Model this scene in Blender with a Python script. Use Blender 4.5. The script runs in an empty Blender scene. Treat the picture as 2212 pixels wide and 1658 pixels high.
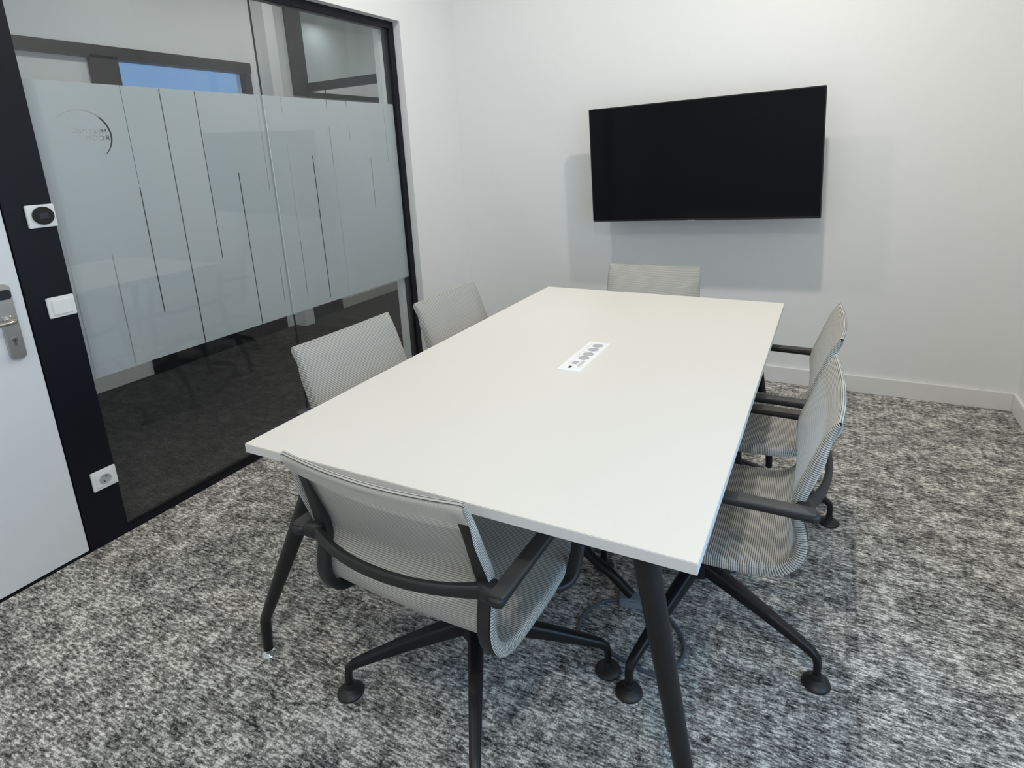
import bpy, bmesh, math
from mathutils import Vector, Matrix
PI = math.pi
R = math.radians
sc = bpy.context.scene
COL = sc.collection

# ------------------------------------------------------------------ materials
def new_mat(name):
    m = bpy.data.materials.new(name)
    m.use_nodes = True
    nt = m.node_tree
    nt.nodes.clear()
    out = nt.nodes.new('ShaderNodeOutputMaterial')
    return m, nt, out

def N(nt, kind, **kw):
    n = nt.nodes.new(kind)
    for k, v in kw.items():
        if k.startswith('in_'):
            n.inputs[k[3:].replace('_', ' ')].default_value = v
        else:
            setattr(n, k, v)
    return n

def pbr(name, col, rough=0.5, metal=0.0, noise=0.0, nscale=300, bump=0.0, spec=0.5, coat=0.0):
    m, nt, out = new_mat(name)
    b = N(nt, 'ShaderNodeBsdfPrincipled')
    b.inputs['Base Color'].default_value = (*col, 1)
    b.inputs['Roughness'].default_value = rough
    b.inputs['Metallic'].default_value = metal
    b.inputs['Specular IOR Level'].default_value = spec
    b.inputs['Coat Weight'].default_value = coat
    nt.links.new(b.outputs[0], out.inputs[0])
    tc = N(nt, 'ShaderNodeTexCoord')
    nz = N(nt, 'ShaderNodeTexNoise')
    nz.inputs['Scale'].default_value = nscale
    nz.inputs['Detail'].default_value = 3
    nt.links.new(tc.outputs['Object'], nz.inputs['Vector'])
    if noise:
        mx = N(nt, 'ShaderNodeMix', data_type='RGBA')
        mx.inputs[6].default_value = (*[c * (1 - noise) for c in col], 1)
        mx.inputs[7].default_value = (*[min(1, c * (1 + noise)) for c in col], 1)
        nt.links.new(nz.outputs[0], mx.inputs[0])
        nt.links.new(mx.outputs[2], b.inputs['Base Color'])
    if bump:
        bp = N(nt, 'ShaderNodeBump')
        bp.inputs['Strength'].default_value = bump
        bp.inputs['Distance'].default_value = 0.001
        nt.links.new(nz.outputs[0], bp.inputs['Height'])
        nt.links.new(bp.outputs[0], b.inputs['Normal'])
    return m

def emit(name, col, s):
    m, nt, out = new_mat(name)
    e = N(nt, 'ShaderNodeEmission')
    e.inputs[0].default_value = (*col, 1)
    e.inputs[1].default_value = s
    nt.links.new(e.outputs[0], out.inputs[0])
    return m

def glass_mat(name, tint, ior=1.45):
    m, nt, out = new_mat(name)
    t = N(nt, 'ShaderNodeBsdfTransparent'); t.inputs[0].default_value = (*tint, 1)
    g = N(nt, 'ShaderNodeBsdfGlossy'); g.inputs['Roughness'].default_value = 0.0
    geo = N(nt, 'ShaderNodeNewGeometry')
    dt = N(nt, 'ShaderNodeVectorMath', operation='DOT_PRODUCT')
    nt.links.new(geo.outputs['Normal'], dt.inputs[0]); nt.links.new(geo.outputs['Incoming'], dt.inputs[1])
    def mth(op, a, v=None, sw=False):
        k = N(nt, 'ShaderNodeMath', operation=op)
        i, j = (1, 0) if sw else (0, 1)
        nt.links.new(a, k.inputs[i])
        if v is not None: k.inputs[j].default_value = v
        return k.outputs[0]
    c = mth('ABSOLUTE', dt.outputs['Value'])
    p5 = mth('POWER', mth('SUBTRACT', c, 1.0, True), 5.0)
    fr = mth('ADD', mth('MULTIPLY', p5, 0.955), 0.045)      # Schlick reflectance of one glass face
    mx = N(nt, 'ShaderNodeMixShader')
    nt.links.new(fr, mx.inputs[0])
    nt.links.new(t.outputs[0], mx.inputs[1]); nt.links.new(g.outputs[0], mx.inputs[2])
    nt.links.new(mx.outputs[0], out.inputs[0])
    return m

def film_mat():
    m, nt, out = new_mat('frosted_film')
    d = N(nt, 'ShaderNodeBsdfDiffuse'); d.inputs[0].default_value = (0.69, 0.715, 0.74, 1)
    t = N(nt, 'ShaderNodeBsdfTranslucent'); t.inputs[0].default_value = (0.78, 0.83, 0.85, 1)
    tr = N(nt, 'ShaderNodeBsdfTransparent'); tr.inputs[0].default_value = (0.8, 0.88, 0.88, 1)
    m1 = N(nt, 'ShaderNodeMixShader'); m1.inputs[0].default_value = 0.38
    m2 = N(nt, 'ShaderNodeMixShader'); m2.inputs[0].default_value = 0.03
    nt.links.new(d.outputs[0], m1.inputs[1]); nt.links.new(t.outputs[0], m1.inputs[2])
    nt.links.new(m1.outputs[0], m2.inputs[1]); nt.links.new(tr.outputs[0], m2.inputs[2])
    nt.links.new(m2.outputs[0], out.inputs[0])
    return m

def carpet_mat(name, dark, light, contrast=1.0, low=0.36, high=0.64):
    m, nt, out = new_mat(name)
    L = nt.links.new
    tc = N(nt, 'ShaderNodeTexCoord')
    def noise(sx, sy, det=2.0, off=0.0):
        mp = N(nt, 'ShaderNodeMapping'); mp.inputs['Scale'].default_value = (sx, sy, 1)
        mp.inputs['Location'].default_value = (off, off * 1.7, off)
        L(tc.outputs['Object'], mp.inputs['Vector'])
        n = N(nt, 'ShaderNodeTexNoise'); n.inputs['Scale'].default_value = 1.0
        n.inputs['Detail'].default_value = det
        n.inputs['Roughness'].default_value = 0.6
        L(mp.outputs[0], n.inputs['Vector'])
        return n.outputs[0]
    def mul(a, v):
        k = N(nt, 'ShaderNodeMath', operation='MULTIPLY'); L(a, k.inputs[0]); k.inputs[1].default_value = v
        return k.outputs[0]
    def add(a, b):
        k = N(nt, 'ShaderNodeMath', operation='ADD'); L(a, k.inputs[0]); L(b, k.inputs[1])
        return k.outputs[0]
    def stretch(a, lo, hi):
        k = N(nt, 'ShaderNodeMapRange'); L(a, k.inputs['Value'])
        k.inputs['From Min'].default_value = lo; k.inputs['From Max'].default_value = hi
        return k.outputs[0]
    def cells(sx, sy, off, rnd):
        mp = N(nt, 'ShaderNodeMapping'); mp.inputs['Scale'].default_value = (sx, sy, 1); mp.inputs['Location'].default_value = (off, off, 0)
        L(tc.outputs['Object'], mp.inputs['Vector'])
        vo = N(nt, 'ShaderNodeTexVoronoi', voronoi_dimensions='2D', feature='F1'); vo.inputs['Scale'].default_value = 1.0
        vo.inputs['Randomness'].default_value = rnd
        L(mp.outputs[0], vo.inputs['Vector'])
        sp = N(nt, 'ShaderNodeSeparateColor'); L(vo.outputs['Color'], sp.inputs[0])
        return sp.outputs[0], vo.outputs['Distance']
    streak = stretch(noise(40, 135, 2.0, 3.1), 0.36, 0.64)
    block = stretch(noise(13, 21, 2.0, 7.7), 0.33, 0.67)
    cross = stretch(noise(34, 11, 1.0, 1.3), 0.3, 0.7)
    fibre = noise(420, 520, 1.0, 5.0)
    dash, dist = cells(44, 128, 0.3, 0.45)       # yarn dashes lying along the rows
    loop, _ = cells(270, 300, 4.1, 0.9)          # single loops
    v = add(add(add(mul(streak, 0.26), mul(block, 0.17)), add(mul(cross, 0.07), mul(fibre, 0.20))), add(add(mul(dash, 0.10), mul(loop, 0.20)), mul(dist, -0.14)))
    cr = N(nt, 'ShaderNodeValToRGB')
    cr.color_ramp.elements[0].position = low; cr.color_ramp.elements[0].color = (*dark, 1)
    cr.color_ramp.elements[1].position = high; cr.color_ramp.elements[1].color = (*light, 1)
    e = cr.color_ramp.elements.new((low + high) / 2)
    e.color = (*[d * 0.70 + l * 0.30 for d, l in zip(dark, light)], 1)
    L(v, cr.inputs[0])
    b = N(nt, 'ShaderNodeBsdfPrincipled')
    b.inputs['Roughness'].default_value = 0.95
    b.inputs['Specular IOR Level'].default_value = 0.1
    b.inputs['Sheen Weight'].default_value = 0.1
    L(cr.outputs[0], b.inputs['Base Color'])
    bp = N(nt, 'ShaderNodeBump'); bp.inputs['Strength'].default_value = 0.6; bp.inputs['Distance'].default_value = 0.003
    L(add(mul(fibre, 0.3), mul(dist, -0.7)), bp.inputs['Height'])
    L(bp.outputs[0], b.inputs['Normal'])
    L(b.outputs[0], out.inputs[0])
    return m

def fabric_mat(name, darkc):
    # ribbed mesh weave: cross ribs follow the V coordinate, which holds metres along the shell
    m, nt, out = new_mat(name)
    L = nt.links.new
    uv = N(nt, 'ShaderNodeUVMap')
    sp = N(nt, 'ShaderNodeSeparateXYZ'); L(uv.outputs[0], sp.inputs[0])
    def tri(sock, period):
        d = N(nt, 'ShaderNodeMath', operation='DIVIDE'); L(sock, d.inputs[0]); d.inputs[1].default_value = period
        pp = N(nt, 'ShaderNodeMath', operation='PINGPONG'); L(d.outputs[0], pp.inputs[0]); pp.inputs[1].default_value = 0.5
        k = N(nt, 'ShaderNodeMath', operation='MULTIPLY'); L(pp.outputs[0], k.inputs[0]); k.inputs[1].default_value = 2.0
        return k.outputs[0]
    rib = tri(sp.outputs[1], 0.0052)
    thr = tri(sp.outputs[0], 0.0028)
    cr = N(nt, 'ShaderNodeValToRGB')
    cr.color_ramp.elements[0].position = 0.16; cr.color_ramp.elements[0].color = (darkc, darkc * 0.985, darkc * 0.94, 1)
    cr.color_ramp.elements[1].position = 0.42; cr.color_ramp.elements[1].color = (0.82, 0.80, 0.745, 1)
    L(rib, cr.inputs[0])
    mx = N(nt, 'ShaderNodeMix', data_type='RGBA', blend_type='MULTIPLY')
    cr2 = N(nt, 'ShaderNodeValToRGB')
    cr2.color_ramp.elements[0].color = (0.78, 0.78, 0.78, 1); cr2.color_ramp.elements[1].color = (1, 1, 1, 1)
    L(thr, cr2.inputs[0])
    mx.inputs[0].default_value = 1.0
    L(cr.outputs[0], mx.inputs[6]); L(cr2.outputs[0], mx.inputs[7])
    d = N(nt, 'ShaderNodeBsdfDiffuse'); L(mx.outputs[2], d.inputs[0])
    t = N(nt, 'ShaderNodeBsdfTranslucent'); L(mx.outputs[2], t.inputs[0])
    m1 = N(nt, 'ShaderNodeMixShader'); m1.inputs[0].default_value = 0.30
    L(d.outputs[0], m1.inputs[1]); L(t.outputs[0], m1.inputs[2])
    bp = N(nt, 'ShaderNodeBump'); bp.inputs['Strength'].default_value = 0.5; bp.inputs['Distance'].default_value = 0.002
    L(rib, bp.inputs['Height']); L(bp.outputs[0], d.inputs['Normal'])
    tr = N(nt, 'ShaderNodeBsdfTransparent')
    hole = N(nt, 'ShaderNodeMapRange'); hole.inputs['From Min'].default_value = 0.10; hole.inputs['From Max'].default_value = 0.30
    hole.inputs['To Min'].default_value = 0.22; hole.inputs['To Max'].default_value = 0.0
    L(rib, hole.inputs['Value'])
    m2 = N(nt, 'ShaderNodeMixShader'); L(hole.outputs[0], m2.inputs[0])
    L(m1.outputs[0], m2.inputs[1]); L(tr.outputs[0], m2.inputs[2])
    L(m2.outputs[0], out.inputs[0])
    return m

M = {}
M['wall'] = pbr('white_wall_paint', (0.80, 0.805, 0.80), 0.75, noise=0.012, nscale=40, bump=0.15)
M['ceil'] = pbr('white_ceiling_paint', (0.82, 0.82, 0.81), 0.85)
M['base'] = pbr('white_baseboard_lacquer', (0.78, 0.775, 0.755), 0.4)
M['carpet'] = carpet_mat('loop_pile_carpet', (0.034, 0.033, 0.032), (0.82, 0.79, 0.725), low=0.225, high=0.675)
M['carpet2'] = carpet_mat('corridor_carpet_dimmed', (0.018, 0.018, 0.019), (0.075, 0.072, 0.068), low=0.20, high=0.72)  # dim exposure and glass tint of the corridor put into the colour
M['black'] = pbr('black_powder_coat', (0.0085, 0.0085, 0.0095), 0.38, noise=0.1, nscale=400, bump=0.05, spec=0.4)
M['blackplastic'] = pbr('charcoal_nylon', (0.015, 0.0148, 0.015), 0.46, noise=0.12, nscale=500, bump=0.15)
M['pad'] = pbr('grey_black_arm_pad', (0.062, 0.060, 0.057), 0.55, noise=0.1, nscale=600, bump=0.2)
M['anth'] = pbr('anthracite_frame_lacquer', (0.006, 0.0072, 0.0115), 0.40, noise=0.08, nscale=200, spec=0.25)
M['anth2'] = pbr('corridor_anthracite_lacquer', (0.020, 0.023, 0.027), 0.5)
M['table'] = pbr('pale_grey_laminate', (0.74, 0.715, 0.66), 0.42, noise=0.02, nscale=260, bump=0.03)
M['tedge'] = pbr('laminate_edge_shaded', (0.70, 0.685, 0.675), 0.45)  # greyer than the top: the light on the edge is put into its colour
M['door'] = pbr('white_door_laminate', (0.76, 0.775, 0.79), 0.45, noise=0.01, nscale=200)
M['white'] = pbr('white_switch_plastic', (0.84, 0.84, 0.82), 0.3)
M['brightwhite'] = pbr('bright_white_plastic', (0.90, 0.90, 0.90), 0.3)
M['greyplastic'] = pbr('light_grey_socket_plastic', (0.45, 0.45, 0.46), 0.4)
M['beigeplastic'] = pbr('beige_grey_port_plastic', (0.58, 0.56, 0.53), 0.4)
M['dark'] = pbr('dark_recess_plastic', (0.012, 0.012, 0.015), 0.4)
M['steel'] = pbr('brushed_steel', (0.50, 0.475, 0.44), 0.33, 0.9, noise=0.08, nscale=120)
M['steelhi'] = pbr('polished_steel', (0.62, 0.60, 0.56), 0.18, 1.0)
M['chrome'] = pbr('clear_chrome_glide', (0.75, 0.77, 0.78), 0.12, 0.85)
M['tv'] = pbr('glossy_black_screen', (0.0035, 0.0042, 0.0052), 0.09, spec=0.12)
M['tvbez'] = pbr('black_tv_bezel', (0.006, 0.006, 0.007), 0.3)
M['tvbadge'] = pbr('grey_badge_plastic', (0.30, 0.31, 0.33), 0.4)
M['knob'] = pbr('black_gloss_dial', (0.006, 0.006, 0.008), 0.15)
M['display'] = pbr('dim_display', (0.030, 0.030, 0.045), 0.2)
M['greybox'] = pbr('slate_grey_plastic', (0.24, 0.27, 0.31), 0.5)
M['cable'] = pbr('grey_cable_sheath', (0.095, 0.105, 0.13), 0.5)
M['joint_lit'] = pbr('silicone_joint_lit', (0.62, 0.66, 0.66), 0.4)  # clear joint, its brightness over the frosted band put into the colour
M['midpanel'] = pbr('grey_green_window_panel', (0.11, 0.145, 0.145), 0.25)
M['line'] = pbr('engraved_line_grey', (0.62, 0.62, 0.63), 0.5)
M['fabric'] = fabric_mat('ribbed_mesh_fabric', 0.10)
M['fabricb'] = fabric_mat('fine_ribbed_back_fabric', 0.44)
M['glass'] = glass_mat('partition_glass', (0.935, 0.955, 0.953))
M['paneglass'] = glass_mat('corridor_glass', (0.90, 0.94, 0.93))
M['film'] = film_mat()
M['lamp'] = emit('lamp_diffuser', (1.0, 0.95, 0.88), 5.0)

# ------------------------------------------------------------------ geometry helpers
def finish(name, bm, mat, parent=None, smooth=35, mats=None):
    bmesh.ops.recalc_face_normals(bm, faces=bm.faces)
    me = bpy.data.meshes.new(name)
    bm.to_mesh(me); bm.free()
    if mats:
        for mm in mats: me.materials.append(mm)
    else:
        me.materials.append(mat)
    if smooth:
        for p in me.polygons: p.use_smooth = True
        me.set_sharp_from_angle(angle=R(smooth))
    o = bpy.data.objects.new(name, me)
    COL.objects.link(o)
    if parent: o.parent = parent
    return o

def box(bm, lo, hi, bev=0.0, seg=2, mat=None, mi=0):
    lo, hi = Vector(lo), Vector(hi)
    t = bmesh.new()
    bmesh.ops.create_cube(t, size=1.0)
    c, s = (lo + hi) / 2, hi - lo
    for v in t.verts:
        v.co = Vector((v.co.x * s.x + c.x, v.co.y * s.y + c.y, v.co.z * s.z + c.z))
    if bev:
        bmesh.ops.bevel(t, geom=t.edges[:], offset=bev, segments=seg, affect='EDGES', clamp_overlap=True)
    if mat is not None:
        bmesh.ops.transform(t, matrix=mat, verts=t.verts)
    for f in t.faces: f.material_index = mi
    merge(bm, t)
    return bm

def merge(bm, t):
    me = bpy.data.meshes.new('tmp'); t.to_mesh(me); t.free()
    bm.from_mesh(me); bpy.data.meshes.remove(me)

def lathe(bm, prof, seg=32, mat=None):
    t = bmesh.new()
    rings = []
    for r, z in prof:
        if r < 1e-6:
            rings.append([t.verts.new((0, 0, z))])
        else:
            rings.append([t.verts.new((r * math.cos(2 * PI * i / seg), r * math.sin(2 * PI * i / seg), z)) for i in range(seg)])
    for a, b in zip(rings, rings[1:]):
        for i in range(seg):
            j = (i + 1) % seg
            if len(a) == 1 and len(b) == 1: continue
            if len(a) == 1: t.faces.new((a[0], b[i], b[j]))
            elif len(b) == 1: t.faces.new((a[i], a[j], b[0]))
            else: t.faces.new((a[i], a[j], b[j], b[i]))
    if mat is not None: bmesh.ops.transform(t, matrix=mat, verts=t.verts)
    merge(bm, t)
    return bm

def catmull(pts, n=6):
    pts = [Vector(p) for p in pts]
    P = [pts[0] * 2 - pts[1]] + pts + [pts[-1] * 2 - pts[-2]]
    out = []
    for i in range(1, len(P) - 2):
        for k in range(n):
            t = k / n
            a, b, c, d = P[i - 1], P[i], P[i + 1], P[i + 2]
            out.append(0.5 * ((2 * b) + (c - a) * t + (2 * a - 5 * b + 4 * c - d) * t * t + (3 * b - a - 3 * c + d) * t ** 3))
    out.append(pts[-1])
    return out

def rsec(w, h, r, k=3):
    """rounded rectangle section, w across the side axis, h along the normal"""
    out = []
    r = min(r, w / 2 - 1e-5, h / 2 - 1e-5)
    for cx, cy, a0 in ((w / 2 - r, h / 2 - r, 0), (-w / 2 + r, h / 2 - r, 90), (-w / 2 + r, -h / 2 + r, 180), (w / 2 - r, -h / 2 + r, 270)):
        for i in range(k + 1):
            a = R(a0 + 90 * i / k)
            out.append((cx + r * math.cos(a), cy + r * math.sin(a)))
    return out

def csec(r, n=14):
    return [(r * math.cos(2 * PI * i / n), r * math.sin(2 * PI * i / n)) for i in range(n)]

def sweep(bm, path, sec, side=(1, 0, 0), caps=True):
    """sec: one section or one per path point; side: reference for the section's first axis"""
    path = [Vector(p) for p in path]
    n = len(path)
    ref = Vector(side)
    rings = []
    t = bmesh.new()
    for i, p in enumerate(path):
        tan = (path[min(i + 1, n - 1)] - path[max(i - 1, 0)]).normalized()
        s = ref - tan * ref.dot(tan)
        if s.length < 1e-4: s = tan.orthogonal()
        s.normalize()
        nrm = tan.cross(s).normalized()
        sc_ = sec[i] if isinstance(sec[0][0], (tuple, list)) else sec
        rings.append([t.verts.new(p + s * a + nrm * b) for a, b in sc_])
    m = len(rings[0])
    for a, b in zip(rings, rings[1:]):
        for i in range(m):
            j = (i + 1) % m
            t.faces.new((a[i], a[j], b[j], b[i]))
    if caps:
        t.faces.new(rings[0][::-1]); t.faces.new(rings[-1])
    merge(bm, t)
    return bm

def tag(o, label=None, cat=None, group=None, kind=None):
    if label: o['label'] = label
    if cat: o['category'] = cat
    if group: o['group'] = group
    if kind: o['kind'] = kind
    return o

def empty(name, loc=(0, 0, 0), rz=0.0):
    o = bpy.data.objects.new(name, None)
    o.empty_display_size = 0.1
    o.location = loc; o.rotation_euler = (0, 0, rz)
    COL.objects.link(o)
    return o

def part(name, mat, parent, *boxes, bev=0.0, smooth=35):
    bm = bmesh.new()
    for b in boxes: box(bm, b[0], b[1], bev)
    return finish(name, bm, mat, parent, smooth)

def struct(name, mat, label, *boxes, bev=0.0):
    o = part(name, mat, None, *boxes, bev=bev)
    return tag(o, label, None, None, 'structure')

# ------------------------------------------------------------------ room measures
W, Y1, YB, H = 3.25, 1.664, -3.3, 2.9           # right wall, screen wall, wall behind the camera, ceiling
XL = 0.048                                       # face of the left wall beside the glazing
GY0, GY1, GZ = -0.791, 1.079, 2.08               # glazing opening
PY0 = -0.929                                     # post / door edge
CX, CH = -1.70, 2.75                             # corridor far wall and corridor ceiling

floor = struct('floor', M['carpet'], 'grey and beige woven carpet of the meeting room', ((0.0, YB, -0.05), (W, Y1, 0.0)))
ceiling = struct('ceiling', M['ceil'], 'white ceiling', ((-0.1, YB, H), (W + 0.1, Y1 + 0.1, H + 0.1)))
struct('wall_back', M['wall'], 'white wall carrying the black television', ((-0.1, Y1, -0.05), (W + 0.1, Y1 + 0.1, H)))
struct('wall_front', M['wall'], 'white wall facing the television', ((-0.1, YB - 0.1, -0.05), (W + 0.1, YB, H)))
# right wall with the daylight window
WY0, WY1, WZ0, WZ1 = -1.95, -0.35, 0.30, 2.2
struct('wall_right', M['wall'], 'white wall on the right side of the room',
       ((W, YB, -0.05), (W + 0.1, WY0, H)), ((W, WY1, -0.05), (W + 0.1, Y1, H)),
       ((W, WY0, -0.05), (W + 0.1, WY1, WZ0)), ((W, WY0, WZ1), (W + 0.1, WY1, H)))
# left wall: pier towards the screen wall, lintel over glazing and door, pier beyond the door
struct('wall_left', M['wall'], 'white wall around the glazed partition and the door',
       ((-0.1, 1.12, -0.05), (XL, Y1, H)), ((-0.1, YB, 2.12), (XL, 1.12, H)),
       ((-0.1, YB, -0.05), (XL, -1.93, 2.12)))
struct('baseboard_back', M['base'], 'white baseboard under the television wall', ((XL + 0.016, Y1 - 0.016, 0), (W - 0.016, Y1, 0.096)), bev=0.002)
struct('baseboard_right', M['base'], 'white baseboard of the right wall', ((W - 0.016, YB, 0), (W, Y1 - 0.0, 0.096)), bev=0.002)
struct('baseboard_left', M['base'], 'white baseboard of the left wall pier', ((XL, 1.125, 0), (XL + 0.016, Y1 - 0.016, 0.096)), bev=0.002)

# ------------------------------------------------------------------ glazed partition (window_1)
w1 = empty('window_1')
tag(w1, 'large glazed partition with a frosted band and a dark frame', kind='structure')
bm = bmesh.new()
box(bm, (-0.06, GY0, GZ), (0.0, 1.12, 2.12))                      # head
box(bm, (-0.06, GY1, 0.0), (0.0, 1.12, GZ))                       # far jamb
box(bm, (-0.045, GY0, 0.0), (0.0, GY1, 0.024))                    # bottom channel
finish('frame', bm, M['anth'], w1)
bm = bmesh.new()
box(bm, (-0.02, GY0, 0.024), (-0.008, GY1, 0.036))
finish('bottom_gasket', bm, M['black'], w1)
for y0, y1 in ((GY0, 0.1425), (0.1465, GY1)):
    part('pane', M['glass'], w1, ((-0.020, y0, 0.024), (-0.010, y1, GZ)))
part('pane_joint', M['dark'], w1, ((-0.0195, 0.1430, 1.668), (-0.0105, 0.1460, GZ)), ((-0.0195, 0.1430, 0.024), (-0.0105, 0.1460, 0.627)))  # same clear joint, the darkness behind it put into the colour
tag(part('pane_joint', M['joint_lit'], w1, ((-0.0195, 0.1430, 0.627), (-0.0105, 0.1460, 1.668))), 'sealed joint across the frosted band, brightness put into its colour')
part('corridor_jamb', M['wall'], w1, ((-0.10, 1.052, 0.0), (-0.061, 1.1195, GZ)))
# frosted film: one sheet with clear slits, a ring segment and mirrored lettering cut out of it
FX = -0.0215
def spl(cu, pts):
    s = cu.splines.new('POLY'); s.points.add(len(pts) - 1)
    for p, q in zip(s.points, pts): p.co = (q[0], q[1], 0, 1)
    s.use_cyclic_u = True
cu = bpy.data.curves.new('frosted_film', 'CURVE'); cu.dimensions = '2D'; cu.fill_mode = 'BOTH'
F0, F1 = 0.627, 1.668
def rect(y0, y1, z0, z1): return [(y0, z0), (y1, z0), (y1, z1), (y0, z1)]
spl(cu, rect(GY0 + 0.001, GY1 - 0.001, F0, F1))
for y, z0, z1, wd in ((-0.771, F0, 1.42, .0045), (-0.626, F0, 1.067, .0045), (-0.477, 0.801, 1.30, .0040), (-0.477, 1.31, F1, .0018),
                      (-0.331, F0, F1, .0042), (-0.183, 0.970, F1, .0040), (-0.036, F0, 1.332, .0045), (0.117, 1.232, F1, .0036),
                      (0.110, 0.700, 0.876, .0042), (0.1445, F0, 1.60, .0050), (0.254, 1.594, F1, .0050), (0.256, 0.690, 0.985, .0045), (0.255, 1.0, 1.44, .0016),
                      (0.407, 0.650, 1.393, .0046), (0.545, 1.318, 1.535, .0042), (0.545, 1.62, F1, .0044), (0.548, F0, 1.30, .0016),
                      (0.690, 1.470, 1.54, .0036), (0.690, 1.635, F1, .0044), (0.838, 1.081, 1.37, .0044), (0.989, 1.337, F1, .0044)):
    spl(cu, rect(y - wd / 2, y + wd / 2, z0 + 0.0008, z1 - 0.0008))
arc = []
cyc, czc, ry, rz_ = -0.6335, 1.490, 0.0950, 0.088
A = [R(-62 + (150 + 62) * i / 60) for i in range(61)]
for i, a in enumerate(A):
    arc.append((cyc + ry * math.cos(a), czc + rz_ * math.sin(a)))
for i, a in reversed(list(enumerate(A))):
    th = 0.0066 * max(0.08, math.sin(PI * min(1.0, (i + 1.5) / 50) if i < 50 else PI * 0.5) if i < 25 else (1 - 0.85 * (i - 25) / 36))
    arc.append((cyc + (ry - th) * math.cos(a), czc + (rz_ - th) * math.sin(a)))
spl(cu, arc)
film = bpy.data.objects.new('frosted_film', cu); COL.objects.link(film)
letters = []
for txt, y0, z0 in (('MEETING', -0.5535, 1.4965), ('ROOM', -0.5485, 1.4740)):
    tcu = bpy.data.curves.new('lettering', 'FONT'); tcu.body = txt; tcu.size = 0.0245; tcu.offset = 0.0008
    tcu.space_character = 1.08
    to = bpy.data.objects.new('lettering', tcu); COL.objects.link(to)
    to.location = (y0, z0, 0); to.scale = (-1.06, 0.93, 1)     # written for the corridor side, so mirrored from in here
    letters.append(to)
bpy.context.view_layer.update()
for o in letters + [film]: o.select_set(True)
bpy.context.view_layer.objects.active = letters[0]
film.select_set(False)
bpy.ops.object.convert(target='CURVE')
film.select_set(True)
bpy.context.view_layer.objects.active = film
bpy.ops.object.join()
film.data.dimensions = '2D'; film.data.fill_mode = 'BOTH'; film.data.resolution_u = 6
bpy.ops.object.convert(target='MESH')
film = bpy.context.view_layer.objects.active
me = film.data
film.name = 'frosted_film'; me.name = 'frosted_film'
for v in me.vertices:
    y, z = v.co.x, v.co.y
    v.co = (FX, y, z)
me.materials.clear(); me.materials.append(M['film'])
for p in me.polygons: p.material_index = 0
film.parent = w1
film.select_set(False)
tag(film, 'frosted film with clear slits and mirrored MEETING ROOM lettering')

# dark wall post between glazing and door
struct('trim_1', M['anth'], 'wide dark post between the glass partition and the white door', ((-0.10, PY0, 0.0), (0.0, GY0, 2.12)))
# ------------------------------------------------------------------ door
d1 = empty('door_1', (0, 0, 0)); tag(d1, 'white door with a steel lever handle', kind='structure')
part('leaf', M['door'], d1, ((-0.045, -1.86, 0.010), (-0.002, PY0 - 0.004, 2.075)), bev=0.002)
part('frame', M['anth'], d1, ((-0.10, -1.93, 0), (0.0, -1.864, 2.12)), ((-0.10, -1.864, 2.08), (0.0, PY0, 2.12)))
part('gap_shade', M['black'], d1, ((-0.10, -1.864, -0.002), (-0.004, PY0, 0.006)))  # shade of the gap under the door, drawn as a black strip
hd = empty('handle', (0, -0.988, 0.0)); hd.parent = d1; tag(hd, 'brushed steel lever handle on a long plate')
bm = bmesh.new()
def oval_plate(bm, hw, z0, z1, x0, x1, rr, dy=0.0):
    pts = []
    for cx, cz, a0 in ((hw - rr, z1 - rr, 0), (-hw + rr, z1 - rr, 90), (-hw + rr, z0 + rr, 180), (hw - rr, z0 + rr, 270)):
        for i in range(9):
            a = R(a0 + 90 * i / 8); pts.append((cx + rr * math.cos(a), cz + rr * math.sin(a)))
    t = bmesh.new()
    f0 = [t.verts.new((x0, y + dy, z)) for y, z in pts]
    f1 = [t.verts.new((x1 - 0.002, y + dy, z)) for y, z in pts]
    f2 = [t.verts.new((x1, y * 0.94 + dy, (z - (z0 + z1) / 2) * 0.992 + (z0 + z1) / 2)) for y, z in pts]
    n = len(pts)
    for a, b in ((f0, f1), (f1, f2)):
        for i in range(n):
            j = (i + 1) % n; t.faces.new((a[i], a[j], b[j], b[i]))
    t.faces.new(f0[::-1]); t.faces.new(f2)
    merge(bm, t)
oval_plate(bm, 0.0225, 0.780, 1.030, -0.002, 0.010, 0.017)
finish('plate', bm, M['steel'], hd)
bm = bmesh.new(); oval_plate(bm, 0.0205, 0.981, 1.012, 0.0085, 0.0125, 0.010)
tag(finish('reader', bm, M['dark'], hd), 'black card reader cap')
bm = bmesh.new()
toX = Matrix.Rotation(R(90), 4, 'Y')
lathe(bm, [(0, 0.0), (0.0155, 0.0), (0.0155, 0.006), (0.012, 0.009), (0, 0.009)], 28, Matrix.Translation((0.0095, -0.002, 0.9145)) @ toX)
finish('rose', bm, M['steelhi'], hd)
bm = bmesh.new()
sweep(bm, catmull([(0.012, -0.002, 0.914), (0.030, -0.001, 0.9135), (0.044, -0.002, 0.913), (0.051, -0.012, 0.912), (0.052, -0.030, 0.912), (0.052, -0.08, 0.912), (0.051, -0.125, 0.912)], 5), csec(0.0078, 14), (0, 0, 1))
finish('lever', bm, M['steelhi'], hd)
bm = bmesh.new()
lathe(bm, [(0, 0), (0.0085, 0.0), (0.0085, 0.003), (0, 0.0034)], 24, Matrix.Translation((0.0095, -0.001, 0.8495)) @ toX)
box(bm, (0.0095, -0.0048, 0.826), (0.0122, 0.0028, 0.846), 0.001)
finish('key_cylinder', bm, M['steelhi'], hd)
part('keyhole', M['dark'], hd, ((0.0115, -0.0018, 0.840), (0.0132, -0.0002, 0.852)))

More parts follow.
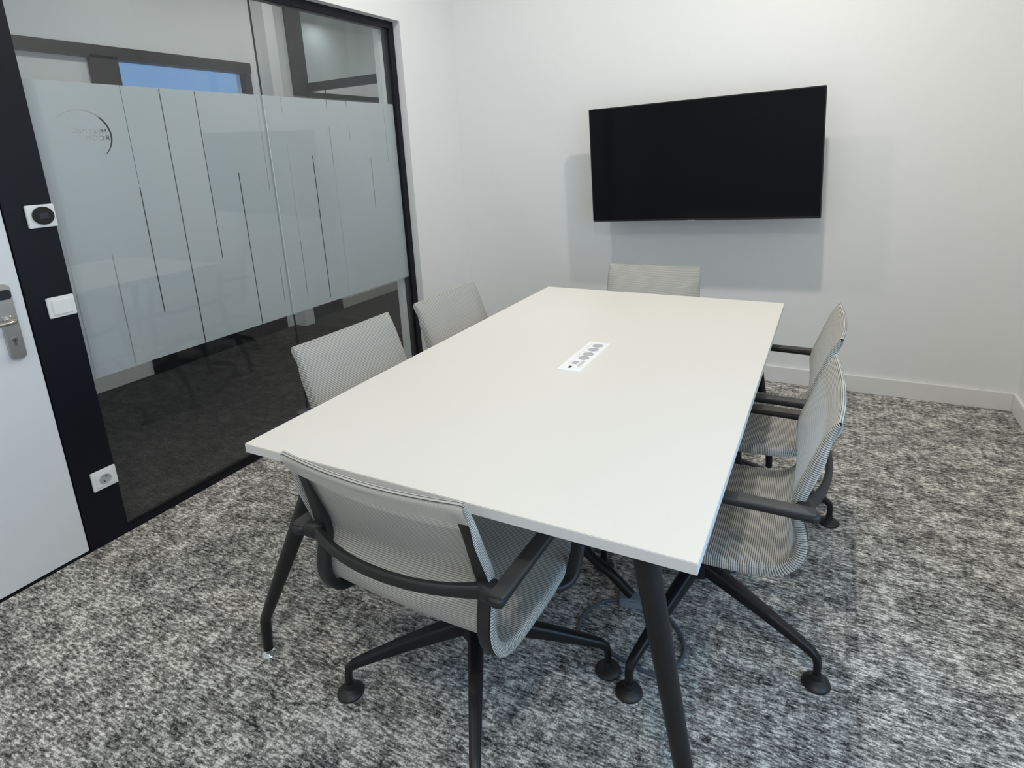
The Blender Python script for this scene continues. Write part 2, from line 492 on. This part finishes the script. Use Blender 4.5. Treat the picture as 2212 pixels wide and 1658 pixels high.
# ------------------------------------------------------------------ fittings on the dark post
cy = -0.8325
def wallfit(name, y, z0, z1):
    return empty(name, (0.0005, y, (z0 + z1) / 2))
th = wallfit('thermostat', -0.8315, 1.193, 1.268); tag(th, 'white square wall dial with a round black face, topmost on the dark post', 'thermostat', 'wall fittings on the dark post')
part('plate', M['white'], th, ((0, -0.0415, -0.0375), (0.010, 0.0415, 0.0375)), bev=0.002)
bm = bmesh.new()
lathe(bm, [(0, 0.0), (0.0310, 0.0), (0.0310, 0.007), (0.029, 0.0092), (0, 0.0096)], 40, Matrix.Translation((0.0095, 0.003, 0.001)) @ Matrix.Diagonal((1, 1, 0.96, 1)) @ toX)
tag(finish('dial', bm, M['knob'], th), 'black round dial')
part('display', M['display'], th, ((0.0186, -0.010, -0.009), (0.0196, 0.016, 0.011)))
sw = wallfit('light_switch', -0.8360, 0.886, 0.957); tag(sw, 'white rocker light switch, middle fitting on the dark post', 'light switch', 'wall fittings on the dark post')
part('plate', M['white'], sw, ((0, -0.0415, -0.0355), (0.009, 0.0415, 0.0355)), bev=0.002)
part('rocker', M['white'], sw, ((0.008, -0.030, -0.0255), (0.0135, 0.030, 0.0255)), bev=0.002)
so = wallfit('wall_socket', -0.8350, 0.220, 0.294); tag(so, 'white power socket near the floor on the dark post', 'socket', 'wall fittings on the dark post')
part('plate', M['white'], so, ((0, -0.0425, -0.037), (0.009, 0.0425, 0.037)), bev=0.002)
bm = bmesh.new(); box(bm, (0.008, -0.031, -0.027), (0.0115, 0.031, 0.027), 0.0015)
finish('insert', bm, M['white'], so)
bm = bmesh.new()
lathe(bm, [(0.020, 0.0), (0.0205, 0.0025), (0.0185, 0.0030), (0.0175, 0.0006), (0, 0.0003)], 32, Matrix.Translation((0.0112, 0, 0)) @ Matrix.Diagonal((1, 1, 0.9, 1)) @ toX)
finish('socket_well', bm, M['greyplastic'], so)
for s in (-1, 1):
    bm = bmesh.new(); lathe(bm, [(0, 0), (0.0026, 0), (0.0026, 0.0012), (0, 0.0012)], 12, Matrix.Translation((0.0118, 0.0085 * s * 0.55, 0.0085 * s)) @ toX)
    finish('pin_hole', bm, M['dark'], so)

# ------------------------------------------------------------------ corridor behind the glass
struct('floor_corridor', M['carpet2'], 'corridor carpet behind the glass, dimness put into its colour', ((CX - 0.6, -3.6, -0.05), (0.0, 4.6, -0.001)))
struct('ceiling_corridor', M['ceil'], 'white corridor ceiling', ((CX - 0.6, -3.6, CH), (-0.1, 4.6, CH + 0.1)))
BY0, BY1, BZ0, BZ1 = 0.515, 1.452, 1.862, 2.035          # blue window opening
OY0, OY1, OZ0 = 2.045, 3.30, 1.915                       # opening behind the ajar sash
struct('wall_corridor', M['wall'], 'white far wall of the corridor',
       ((CX - 0.1, -3.6, -0.05), (CX, BY0, CH)), ((CX - 0.1, BY1, -0.05), (CX, OY0, CH)),
       ((CX - 0.1, BY0, -0.05), (CX, BY1, BZ0)), ((CX - 0.1, BY0, BZ1), (CX, BY1, CH)),
       ((CX - 0.1, OY0, -0.05), (CX, OY1, OZ0)), ((CX - 0.1, OY1, -0.05), (CX, 4.6, CH)), ((CX - 0.1, OY0, 2.65), (CX, OY1, CH)),
       ((CX - 0.6, OY0 - 0.05, OZ0 - 0.3), (CX - 0.5, OY1 + 0.05, CH)), ((CX - 0.5, OY0 - 0.05, OZ0 - 0.3), (CX - 0.1, OY0, CH)),  # closed white box added behind the sash, standing in for pale daylight
       ((CX - 0.5, OY1, OZ0 - 0.3), (CX - 0.1, OY1 + 0.05, CH)), ((CX - 0.5, OY0, OZ0 - 0.3), (CX - 0.1, OY1, OZ0)))
struct('wall_corridor_end', M['wall'], 'white end walls of the corridor', ((CX - 0.6, 4.6, -0.05), (-0.0, 4.7, CH)), ((CX - 0.6, -3.7, -0.05), (-0.1, -3.6, CH)))
struct('wall_corridor_side', M['wall'], 'white corridor side of the meeting room wall', ((-0.1, Y1 + 0.1, -0.05), (0.0, 4.6, CH)),)
struct('baseboard_corridor', M['base'], 'white baseboard of the corridor', ((CX, -3.6, 0), (CX + 0.015, 0.352, 0.10)), ((CX, 2.14, 0), (CX + 0.015, 4.6, 0.09)), bev=0.002)
struct('trim_2', M['wall'], 'white pilaster on the corridor wall', ((CX, 1.585, 0), (CX + 0.13, 1.68, CH)))
w2 = empty('window_2'); tag(w2, 'dark framed window of the corridor showing blue daylight', kind='structure')
part('frame', M['anth2'], w2, ((CX - 0.06, 0.352, 0), (CX + 0.03, BY0, 2.035)), ((CX - 0.06, -0.55, 2.018), (CX + 0.03, BY1 + 0.038, 2.092)), ((CX - 0.06, BY1, 0), (CX + 0.02, BY1 + 0.036, 2.035)))
part('lower_panel', M['anth2'], w2, ((CX, BY0, 0), (CX + 0.02, BY1, 0.5)))
part('middle_panel', M['midpanel'], w2, ((CX, BY0, 0.5), (CX + 0.015, BY1, BZ0)))
part('pane', M['paneglass'], w2, ((CX - 0.05, BY0, BZ0), (CX - 0.042, BY1, BZ1)))
d2 = empty('door_2'); tag(d2, 'dark corridor door under the ajar window', kind='structure')
part('leaf', M['anth2'], d2, ((CX, 1.70, 0.004), (CX + 0.03, 2.125, 1.83)))
bm = bmesh.new(); sweep(bm, [(CX + 0.03, 2.08, 0.92), (CX + 0.07, 2.08, 0.92), (CX + 0.075, 2.07, 0.92), (CX + 0.075, 1.96, 0.92)], csec(0.008, 10), (0, 0, 1))
finish('handle', bm, M['steel'], d2)
w3 = empty('window_3'); tag(w3, 'dark framed corridor window with its sash standing open', kind='structure')
part('frame', M['anth2'], w3, ((CX, 1.895, 1.885), (CX + 0.03, 2.046, CH)), ((CX, 2.046, 1.882), (CX + 0.03, OY1 + 0.05, 1.921)))
sash = empty('sash', (CX + 0.03, 2.046, 1.955)); sash.parent = w3; sash.rotation_euler = (0, 0, R(-94.5))
part('rail', M['anth2'], sash, ((-0.018, 0.0, -0.033), (0.018, 0.98, 0.034)), ((-0.018, 0.91, 0.034), (0.018, 0.98, 0.72)))
part('glazing', M['paneglass'], sash, ((-0.004, 0.0, 0.034), (0.004, 0.91, 0.72)))
bm = bmesh.new(); sweep(bm, [(CX + 0.03, 2.22, 1.915), (CX + 0.10, 2.16, 1.945), (CX + 0.16, 2.05, 1.955)], csec(0.006, 8), (0, 0, 1))
finish('stay', bm, M['black'], w3)
for i, (x, y) in enumerate(((CX + 0.72, 0.55), (CX + 0.72, 1.45), (-0.85, -1.2), (-0.85, 2.9))):
    o = empty('ceiling_light', (x, y, CH))
    tag(o, ['recessed corridor downlight before the blue window', 'recessed corridor downlight beside the ajar sash', 'recessed corridor downlight by the white door', 'recessed corridor downlight at the corridor end'][i], 'ceiling light', 'corridor downlights')
    bm = bmesh.new(); lathe(bm, [(0.052, 0), (0.065, 0), (0.065, -0.006), (0.052, -0.006), (0.052, 0)], 28); finish('ring', bm, M['white'], o)
    bm = bmesh.new(); lathe(bm, [(0, -0.002), (0.0515, -0.002), (0.0515, -0.004), (0, -0.004)], 28); finish('diffuser', bm, M['lamp'], o)

# ------------------------------------------------------------------ daylight window of the right wall
w4 = empty('window_4'); tag(w4, 'daylight window of the right wall', kind='structure')
part('frame', M['anth2'], w4, ((W + 0.02, WY0, WZ0), (W + 0.07, WY1, WZ0 + 0.05)), ((W + 0.02, WY0, WZ1 - 0.05), (W + 0.07, WY1, WZ1)),
     ((W + 0.02, WY0, WZ0 + .05), (W + 0.07, WY0 + 0.05, WZ1 - .05)), ((W + 0.02, WY1 - 0.05, WZ0 + .05), (W + 0.07, WY1, WZ1 - .05)))
part('pane', M['paneglass'], w4, ((W + 0.04, WY0 + .05, WZ0 + .05), (W + 0.048, WY1 - .05, WZ1 - .05)))

# ------------------------------------------------------------------ television
TVC = Vector((1.687, 1.460, 1.2795))
tv = empty('wall_mounted_television', TVC); tv.rotation_euler = (0, R(-1.7), 0)
tag(tv, 'large black wall mounted flat television hanging slightly crooked', 'television')
hw, hh = 0.6105, 0.3185
bm = bmesh.new()
box(bm, (-hw, 0.0, -hh), (hw, 0.030, hh), 0.003)
box(bm, (-hw * 0.72, 0.029, -hh * 0.8), (hw * 0.72, 0.055, hh * 0.55), 0.008)
finish('case', bm, M['tvbez'], tv)
bm = bmesh.new(); box(bm, (-hw + 0.006, -0.0012, -hh + 0.011), (hw - 0.006, 0.002, hh - 0.006))
finish('screen', bm, M['tv'], tv)
part('badge', M['tvbadge'], tv, ((-0.055, -0.0018, -hh - 0.004), (-0.013, 0.012, -hh + 0.003)), bev=0.001)
part('wall_bracket', M['black'], tv, ((-0.22, 0.054, -0.16), (0.22, 0.074, -0.12)), ((-0.22, 0.054, 0.12), (0.22, 0.074, 0.16)), ((-0.06, 0.072, -0.17), (0.06, 0.090, 0.17)), ((-0.03, 0.088, -0.05), (0.03, 0.19, 0.05)), ((-0.09, 0.185, -0.16), (0.09, 0.2035, 0.16)))

# ------------------------------------------------------------------ table
TX0, TX1, TY0, TY1 = 1.1706, 2.2132, -1.0577, 0.627
tcx, tcy = (TX0 + TX1) / 2, (TY0 + TY1) / 2
tb = empty('conference_table', (tcx, tcy, 0)); tag(tb, 'rectangular pale grey meeting table on four splayed black legs', 'table')
hx, hy = (TX1 - TX0) / 2, (TY1 - TY0) / 2
bm = bmesh.new()
box(bm, (-hx, -hy, 0.7175), (hx, hy, 0.74), 0.0012, 2)
for f in bm.faces: f.material_index = 0 if abs(f.normal.z) > 0.8 else 1
finish('table_top', bm, None, tb, mats=[M['table'], M['tedge']])
bm = bmesh.new()
box(bm, (-hx + 0.14, -hy + 0.10, 0.685), (-hx + 0.18, hy - 0.10, 0.717))
box(bm, (hx - 0.18, -hy + 0.10, 0.685), (hx - 0.14, hy - 0.10, 0.717))
box(bm, (-hx + 0.14, -hy + 0.14, 0.685), (hx - 0.14, -hy + 0.18, 0.717))
box(bm, (-hx + 0.14, hy - 0.18, 0.685), (hx - 0.14, hy - 0.14, 0.717))
finish('under_frame', bm, M['black'], tb)
def table_leg(top, knee, foot, r0=0.0285, r1=0.0150):
    T, K, F = (Vector(p) - Vector((tcx, tcy, 0)) for p in (top, knee, foot))
    bm = bmesh.new()
    n = 14
    path = [T.lerp(K, i / n) for i in range(n)] + [K + (T - K).normalized() * 0.006, K + (F - K).normalized() * 0.006 , F]
    secs = [csec(r0 + (r1 - r0) * (i / n), 20) for i in range(n)] + [csec(r1, 20), csec(r1 * 0.98, 20), csec(r1 * 0.88, 20)]
    sweep(bm, path, secs, (1, 0, 0))
    o = finish('leg', bm, M['black'], tb, 50)
    b2 = bmesh.new()
    lathe(b2, [(0, 0), (0.020, 0), (0.021, 0.004), (0.017, 0.010), (0.0095, 0.013), (0.0085, 0.022), (0, 0.022)], 26, Matrix.Translation((F.x, F.y, 0)))
    tag(finish('glide', b2, M['chrome'], o), 'clear chrome glide')
    return o
my = lambda p: (p[0], 2 * tcy - p[1], p[2])
NL = ((1.300, -0.920, 0.717), (1.006, -0.975, 0.118), (1.003, -0.980, 0.020))
NR2 = ((2.088, 0.580, 0.717), (2.192, 0.606, 0.118), (2.196, 0.606, 0.020))
NR = ((2.112, -1.010, 0.717), (2.226, -1.036, 0.118), (2.230, -1.036, 0.020))
table_leg(*NL); table_leg(*NR, r0=0.0235); table_leg((1.300, 0.545, 0.717), (1.006, 0.595, 0.118), (1.003, 0.600, 0.020)); table_leg(*NR2, r0=0.0235)
pm = empty('power_module', (1.6945 - tcx, -0.2255 - tcy, 0.74)); pm.parent = tb
tag(pm, 'white flush power strip with four sockets set in the table top')
bm = bmesh.new(); box(bm, (-0.036, -0.138, -0.004), (0.036, 0.138, 0.0022), 0.0008)
finish('cover', bm, M['brightwhite'], pm)
for yy in (-0.125, -0.165, -0.212, -0.249):
    bm = bmesh.new()
    lathe(bm, [(0.0175, 0.0018), (0.0175, 0.0028), (0.0158, 0.0030), (0.0150, 0.0024), (0, 0.0024)], 28, Matrix.Translation((1.701 - 1.6945, yy + 0.2255, 0)))
    finish('socket_outlet', bm, M['greyplastic'], pm)
part('usb_port', M['dark'], pm, ((1.686 - 1.6945, -0.342 + .2255, 0.002), (1.694 - 1.6945, -0.328 + .2255, 0.0032)))
part('data_port', M['greyplastic'], pm, ((1.683 - 1.6945, -0.309 + .2255, 0.002), (1.700 - 1.6945, -0.283 + .2255, 0.0030)))
part('cable_slot', M['beigeplastic'], pm, ((1.707 - 1.6945, -0.322 + .2255, 0.002), (1.717 - 1.6945, -0.273 + .2255, 0.0030)))
part('seam_lines', M['line'], pm, ((-0.0195, -0.193 + .2255, 0.002), (-0.0182, -0.109 + .2255, 0.0026)), ((-0.0165, -0.270 + .2255, 0.002), (-0.0152, -0.211 + .2255, 0.0026)),
     ((-0.0185, -0.314 + .2255, 0.002), (-0.0165, -0.280 + .2255, 0.0026)), ((-0.0165, -0.192 + .2255, 0.002), (0.012, -0.1905 + .2255, 0.0026)))

# ------------------------------------------------------------------ chairs
CTL = [(-.224, .376), (-.219, .392), (-.200, .402), (-.13, .405), (-.04, .401), (.065, .401), (.140, .403), (.188, .407), (.222, .420), (.243, .446), (.250, .475),
       (.247, .505), (.239, .535), (.234, .560), (.236, .585), (.245, .618), (.258, .655), (.275, .705), (.293, .752), (.306, .778), (.312, .788)]
PROF = catmull([(0, -b, z) for b, z in CTL], 5)
ARC = [0.0]
for a, b in zip(PROF, PROF[1:]): ARC.append(ARC[-1] + (b - a).length)
def prof_n(i):
    t = (PROF[min(i + 1, len(PROF) - 1)] - PROF[max(i - 1, 0)]).normalized()
    return Vector((0, t.z, -t.y))          # points to the sitter's side
def halfw(s):
    f = min(1, max(0, s / ARC[-1]))
    return 0.230 - 0.013 * max(0, (f - 0.45) / 0.55) - 0.018 * max(0, (0.15 - f) / 0.15)
SPLIT = next(i for i, p in enumerate(PROF) if -p.y > 0.235 and p.z > 0.43)
def shell(i0, i1, flap=False):
    bm = bmesh.new(); uvl = bm.loops.layers.uv.new('UVMap')
    rows = []
    cols = [(-1, -0.027, 0.0075), (-1, -0.018, 0.0098), (-1, -0.009, 0.0095), (-1, -0.002, 0.0060), (-1, 0.0, 0.0)] + [(k / 8, 0.0, -0.004) for k in range(-7, 8)] + [(1, 0.0, 0.0), (1, -0.002, 0.0060), (1, -0.009, 0.0095), (1, -0.018, 0.0098), (1, -0.027, 0.0075)]
    ring = []
    pts = [(PROF[i], prof_n(i), ARC[i]) for i in range(i0, i1 + 1)]
    if flap:
        top = PROF[-1]; s = ARC[-1]
        prev = top
        for db, dz, ny, nz in ((.0035, .0045, -.45, .89), (.0085, .0055, .2, .98), (.0130, .0015, .85, .5)):
            q = Vector((0, top.y - db, top.z + dz))
            s += (q - prev).length; prev = q              # ribs run over the fold, the tail behind is plain weave
            pts.append((q, Vector((0, -ny, nz)), s))
        s = (math.floor(s / 0.0052) + 0.5) * 0.0052
        for d, off in ((.006, .0175), (.022, .0178), (.040, .0172), (.054, .0165)):
            i = min(range(len(PROF)), key=lambda q_: abs(ARC[-1] - d - ARC[q_]))
            pts.append((PROF[i] - prof_n(i) * off, -prof_n(i), s))
    nback = len(pts)
    for k, (p, n, s) in enumerate(pts):
        hw_ = halfw(min(s, ARC[-1]))
        back = max(0.0, min(1.0, (p.z - 0.47) / 0.2))
        row = []
        flapped = flap and k > i1 - i0
        for u, dn, dx in cols:
            x = u * hw_ + (dx if abs(u) == 1 else 0) * (1 if u > 0 else -1)
            if abs(u) < 1: dn = 0.0
            dn *= 1.0 - 0.62 * max(0.0, min(1.0, (p.z - 0.70) / 0.085))
            if flapped: dn, dx = 0.0, (0.0065 * (-dn > 0.0015) if abs(u) == 1 else 0.0)
            sag = (1 - u * u)
            q = p + n * (dn * (0.25 if flapped else 1.0)) + Vector((x, 0, 0))
            q.y -= 0.013 * back * sag                       # the back is hollowed towards its middle
            q.z -= (0.010 * (1 - back) + 0.007 * back * max(0, (p.z - .62) / .18)) * sag
            row.append((bm.verts.new(q), (x, s)))
        rows.append(row)
    for a, b in zip(rows, rows[1:]):
        for j in range(len(cols) - 1):
            f = bm.faces.new((a[j][0], a[j + 1][0], b[j + 1][0], b[j][0]))
            f.material_index = 1 if (((j < 4 or j > len(cols) - 6) and not (flap and rows.index(a) >= i1 - i0 + 3)) or (flap and i1 - i0 <= rows.index(a) < i1 - i0 + 4)) else 0
            for lp, uv in zip(f.loops, (a[j][1], a[j + 1][1], b[j + 1][1], b[j][1])): lp[uvl].uv = uv
    return bm

def make_chair():
    root = empty('conference_chair')
    finish('seat', shell(0, SPLIT), None, root, 70, mats=[M['fabric'], M['fabric']])
    finish('backrest', shell(SPLIT, len(PROF) - 1, True), None, root, 70, mats=[M['fabricb'], M['fabric']])
    NP = len(PROF)
    for s in (-1, 1):
        bm = bmesh.new()
        path, secs = [], []
        for i in range(NP - 5):
            k = min(1.0, max(0.0, (i - (NP - 26)) / 12))          # the rail thins out under the folded top edge
            path.append(PROF[i] - prof_n(i) * (0.0165 - 0.0040 * k) + Vector((s * (halfw(ARC[i]) - 0.0105 - 0.003 * k), 0, 0)))
            secs.append(rsec(0.030 - 0.008 * k, 0.022 - 0.0175 * k, 0.006 - 0.0045 * k))
        sweep(bm, path, secs, (1, 0, 0))
        finish('side_rail', bm, M['blackplastic'], root, 50)
    # bar inside the rolled top edge
    bm = bmesh.new()
    tp = PROF[-1]
    path = []
    for k in range(13):
        u = -1 + k / 6
        path.append(Vector((u * 0.196, tp.y - 0.0075 - 0.013 * (1 - u * u), tp.z - 0.010 - 0.007 * (1 - u * u))))
    sweep(bm, path, rsec(0.007, 0.014, 0.003), (0, 1, 0))
    finish('top_bar', bm, M['blackplastic'], root, 50)
    # curved brace behind the back, joining the two arms
    bm = bmesh.new()
    path = []
    for k in range(25):
        u = -1 + k / 12
        path.append(Vector((u * 0.241, -(0.258 + 0.058 * (1 - abs(u) ** 2.2)), 0.575 - 0.004 * (1 - u * u))))
    secs = [rsec(0.026 + 0.012 * abs(-1 + k / 12) ** 6, 0.017 + 0.008 * abs(-1 + k / 12) ** 6, 0.007) for k in range(25)]
    sweep(bm, path, secs, (0, 0, 1))
    finish('back_brace', bm, M['blackplastic'], root, 50)
    for s in (-1, 1):
        bm = bmesh.new()
        sweep(bm, [(s * 0.205, -0.262, 0.574), (s * 0.222, -0.264, 0.575), (s * 0.240, -0.266, 0.576), (s * 0.262, -0.264, 0.577)], [rsec(0.030, 0.030, 0.010), rsec(0.040, 0.040, 0.014), rsec(0.036, 0.044, 0.014), rsec(0.026, 0.040, 0.010)], (0, 0, 1))
        ends = [((s * 0.258, -0.2965, 0.577), .35), ((s * 0.258, -0.2945, 0.577), .62), ((s * 0.258, -0.290, 0.5772), .84), ((s * 0.258, -0.283, 0.5775), .96)]
        body = catmull([(s * 0.258, -0.275, 0.578), (s * 0.258, -0.20, 0.580), (s * 0.259, -0.05, 0.582), (s * 0.259, 0.075, 0.580), (s * 0.259, 0.108, 0.570),
                        (s * 0.258, 0.120, 0.545), (s * 0.257, 0.105, 0.480), (s * 0.255, 0.070, 0.405), (s * 0.250, 0.046, 0.378), (s * 0.235, 0.02, 0.372), (s * 0.212, 0.00, 0.374)], 5)
        path = [e[0] for e in ends] + body
        secs = [rsec(0.036 * k, 0.020 * min(1, k + .15), 0.008 * k) for _, k in ends]
        for i in range(len(body)):
            f = i / (len(body) - 1)
            secs.append(rsec(0.034, 0.019, 0.008))
        sweep(bm, path, secs, (1, 0, 0))
        arm = finish('armrest', bm, M['blackplastic'], root, 50)
        bm = bmesh.new()
        sweep(bm, [(s * 0.2585, y, 0.5885) for y in (-0.288, -0.277, -0.15, 0.0, 0.07, 0.078)], [rsec(0.034 * k, 0.009 * k, 0.004) for k in (.8, 1, 1, 1, 1, .8)], (1, 0, 0))
        finish('arm_pad', bm, M['pad'], arm, 50)
    # carrier under the seat
    bm = bmesh.new()
    box(bm, (-0.075, -0.13, 0.325), (0.075, 0.13, 0.372), 0.012, 2)
    for y in (-0.11, 0.11):
        sweep(bm, [(-0.222, y, 0.380), (-0.12, y, 0.362), (0.12, y, 0.362), (0.222, y, 0.380)], rsec(0.030, 0.016, 0.005), (0, 1, 0))
    finish('seat_carrier', bm, M['black'], root, 40)
    bm = bmesh.new()
    sweep(bm, [(0.07, 0.03, 0.345), (0.16, 0.035, 0.342), (0.225, 0.035, 0.340)], csec(0.006, 10), (0, 0, 1))
    finish('height_lever', bm, M['black'], root, 40)
    bm = bmesh.new()
    lathe(bm, [(0, .34), (.026, .34), (.026, .25), (.032, .25), (.032, .215), (.040, .210), (.040, .165), (.030, .158), (0, .158)], 28)
    finish('column', bm, M['black'], root, 40)
    for k in range(4):
        bm = bmesh.new()
        pts = [(0.028, 0.190, .040, .048), (0.10, 0.170, .037, .043), (0.20, 0.138, .031, .034), (0.29, 0.106, .026, .026), (0.325, 0.093, .023, .023), (0.341, 0.080, .021, .021), (0.345, 0.062, .019, .019), (0.345, 0.028, .017, .017)]
        sweep(bm, [(r, 0, z) for r, z, a, b in pts], [rsec(a, b, min(a, b) * 0.28) for r, z, a, b in pts], (0, 1, 0))
        leg = finish('leg', bm, M['black'], root, 40)
        leg.rotation_euler.z = k * PI / 2
        bm = bmesh.new()
        lathe(bm, [(0, 0), (.034, 0), (.0355, .003), (.034, .007), (.022, .013), (.0130, .0175), (.0115, .034), (0, .034)], 30, Matrix.Translation((0.345, 0, 0)))
        finish('glider', bm, M['blackplastic'], leg, 50)
    return root

def copy_tree(o, parent=None):
    c = o.copy(); COL.objects.link(c)
    if parent: c.parent = parent
    for ch in list(o.children): copy_tree(ch, c)
    return c

CH_SPOTS = [
    (1.610, -0.805, -1.3, 30.0, 'grey mesh swivel chair at the near short end of the table, seen from behind'),
    (1.164, -0.392, -92.0, 45.0, 'grey mesh swivel chair on the glass side of the table, closer to the white door'),
    (1.190, 0.214, -89.2, 20.0, 'grey mesh swivel chair on the glass side of the table, closer to the television wall'),
    (1.607, 0.684, 184.9, 30.0, 'grey mesh swivel chair at the far short end of the table, under the television'),
    (2.084, -0.345, 91.3, -17.5, 'grey mesh swivel chair on the side away from the glass, nearer to the camera'),
    (2.090, 0.262, 90.6, 7.6, 'grey mesh swivel chair on the side away from the glass, nearer to the television wall'),
]
proto = make_chair()
for i, (x, y, rz, ba, lab) in enumerate(CH_SPOTS):
    c = proto if i == 0 else copy_tree(proto)
    c.location = (x, y, 0); c.rotation_euler = (0, 0, R(rz))
    k = 0
    for ch in c.children:
        if ch.name.split('.')[0] == 'leg':
            ch.rotation_euler.z = R(ba - rz + 90 * k); k += 1
    tag(c, lab, 'chair', 'mesh swivel chairs around the meeting table')

# ------------------------------------------------------------------ cable and adapter under the table
ad = empty('power_adapter', (1.893, -0.372, 0)); ad.rotation_euler = (0, 0, R(12)); tag(ad, 'slate grey power box with a looped cable on the carpet under the table', 'power adapter')
part('housing', M['greybox'], ad, ((-0.036, -0.024, 0.0005), (0.040, 0.024, 0.032)), bev=0.005)
inv = (Matrix.Translation(ad.location) @ Matrix.Rotation(R(12), 4, 'Z')).inverted()
loop = [(1.868, -0.372, 0.010), (1.838, -0.388, 0.007), (1.809, -0.408, 0.006), (1.782, -0.460, 0.006), (1.778, -0.520, 0.006), (1.80, -0.555, 0.006), (1.86, -0.568, 0.006),
        (1.94, -0.588, 0.006), (2.022, -0.600, 0.006), (2.068, -0.565, 0.006), (2.084, -0.500, 0.006), (2.066, -0.445, 0.006), (2.033, -0.405, 0.006), (1.985, -0.372, 0.007), (1.930, -0.366, 0.010)]
bm = bmesh.new(); sweep(bm, catmull([inv @ Vector(p) for p in loop], 6), csec(0.0055, 10), (0, 0, 1))
finish('cable', bm, M['cable'], ad)
bm = bmesh.new()
sweep(bm, catmull([inv @ Vector(p) for p in ((1.668, -0.25, 0.704), (1.655, -0.275, 0.50), (1.668, -0.325, 0.27), (1.734, -0.358, 0.145), (1.83, -0.376, 0.092), (1.893, -0.374, 0.036))], 7), csec(0.0155, 14), (0, 1, 0))
tag(finish('cable_sleeve', bm, M['black'], ad), 'black cable sleeve running down from the table')

# ------------------------------------------------------------------ room lamps
LAMPS = [(0.85, 0.56, 'recessed ceiling light above the corner by the glass'), (2.18, 0.56, 'recessed ceiling light before the television'),
         (0.85, -1.9, 'recessed ceiling light by the white door'), (2.42, -2.2, 'recessed ceiling light away from both the door and the television')]
def area(name, loc, size, power, col, rot=(0, 0, 0), shape='DISK', sy=None, spread=PI):
    l = bpy.data.lights.new(name, 'AREA'); l.shape = shape; l.size = size
    if sy: l.size_y = sy
    l.energy = power; l.color = col; l.spread = spread
    o = bpy.data.objects.new(name, l); COL.objects.link(o); o.location = loc; o.rotation_euler = rot
    return o
for x, y, lab in LAMPS:
    o = empty('ceiling_light', (x, y, H)); tag(o, lab, 'ceiling light', 'room downlights')
    bm = bmesh.new(); lathe(bm, [(0.085, 0), (0.10, 0), (0.10, -0.006), (0.085, -0.008), (0.085, 0)], 32); finish('ring', bm, M['white'], o)
    bm = bmesh.new(); lathe(bm, [(0, -0.002), (0.0845, -0.002), (0.0845, -0.004), (0, -0.004)], 32); finish('diffuser', bm, M['lamp'], o)
    area('room_lamp', (x, y, H - 0.012), 0.10, (12.0 if x < 1 else 25.0) if y > 0 else (8.0 if x < 1 else 22.0), (1.0, 0.945, 0.855))
for x, y in ((CX + 0.72, 0.55), (CX + 0.72, 1.45), (-0.85, -1.2), (-0.85, 2.9)):
    area('corridor_lamp', (x, y, CH - 0.012), 0.10, 10.0 if y < 0 else 5.0, (1.0, 0.98, 0.95))
area('niche_fill', (CX - 0.3, 2.7, 2.62), 0.10, 0.9, (0.9, 0.95, 1.0))  # unseen fill added to brighten the white box behind the open sash
area('daylight', (W + 0.13, (WY0 + WY1) / 2, (WZ0 + WZ1) / 2), WY1 - WY0 - 0.1, 38.0, (0.46, 0.69, 1.0), (0, R(90), 0), 'RECTANGLE', WZ1 - WZ0 - 0.1)

# ------------------------------------------------------------------ sky
w = bpy.data.worlds.new('sky'); sc.world = w; w.use_nodes = True
bg = w.node_tree.nodes['Background']
bg.inputs[0].default_value = (0.27, 0.47, 0.86, 1); bg.inputs[1].default_value = 1.0

# ------------------------------------------------------------------ camera
f_px, cx, cy_, wpx, hpx = 1286.2588, 1146.1082, 653.2038, 2212.0, 1658.0
r = Vector((0.89327012, 0.44759341, -0.04157683)); u = Vector((-0.07598575, 0.24150939, 0.96741893)); f = Vector((-0.44305153, 0.86100718, -0.24974384))
cam = bpy.data.cameras.new('camera'); cam.sensor_fit = 'HORIZONTAL'; cam.sensor_width = 36.0
cam.lens = f_px * 36.0 / wpx
cam.shift_x = (wpx / 2 - cx) / wpx
cam.shift_y = (cy_ - hpx / 2) / wpx
cam.clip_start = 0.02
co = bpy.data.objects.new('camera', cam); COL.objects.link(co)
mw = Matrix((r, u, -f)).transposed().to_4x4(); mw.translation = (2.3611, -1.8781, 1.3792)
co.matrix_world = mw
sc.camera = co

sc.view_settings.view_transform = 'Standard'
sc.view_settings.look = 'None'
sc.view_settings.gamma = 1.0
sc.view_settings.use_curve_mapping = False
sc.view_settings.exposure = -0.29
sc.cycles.use_denoising = True
sc.cycles.max_bounces = 14
sc.cycles.transparent_max_bounces = 24
sc.cycles.diffuse_bounces = 6
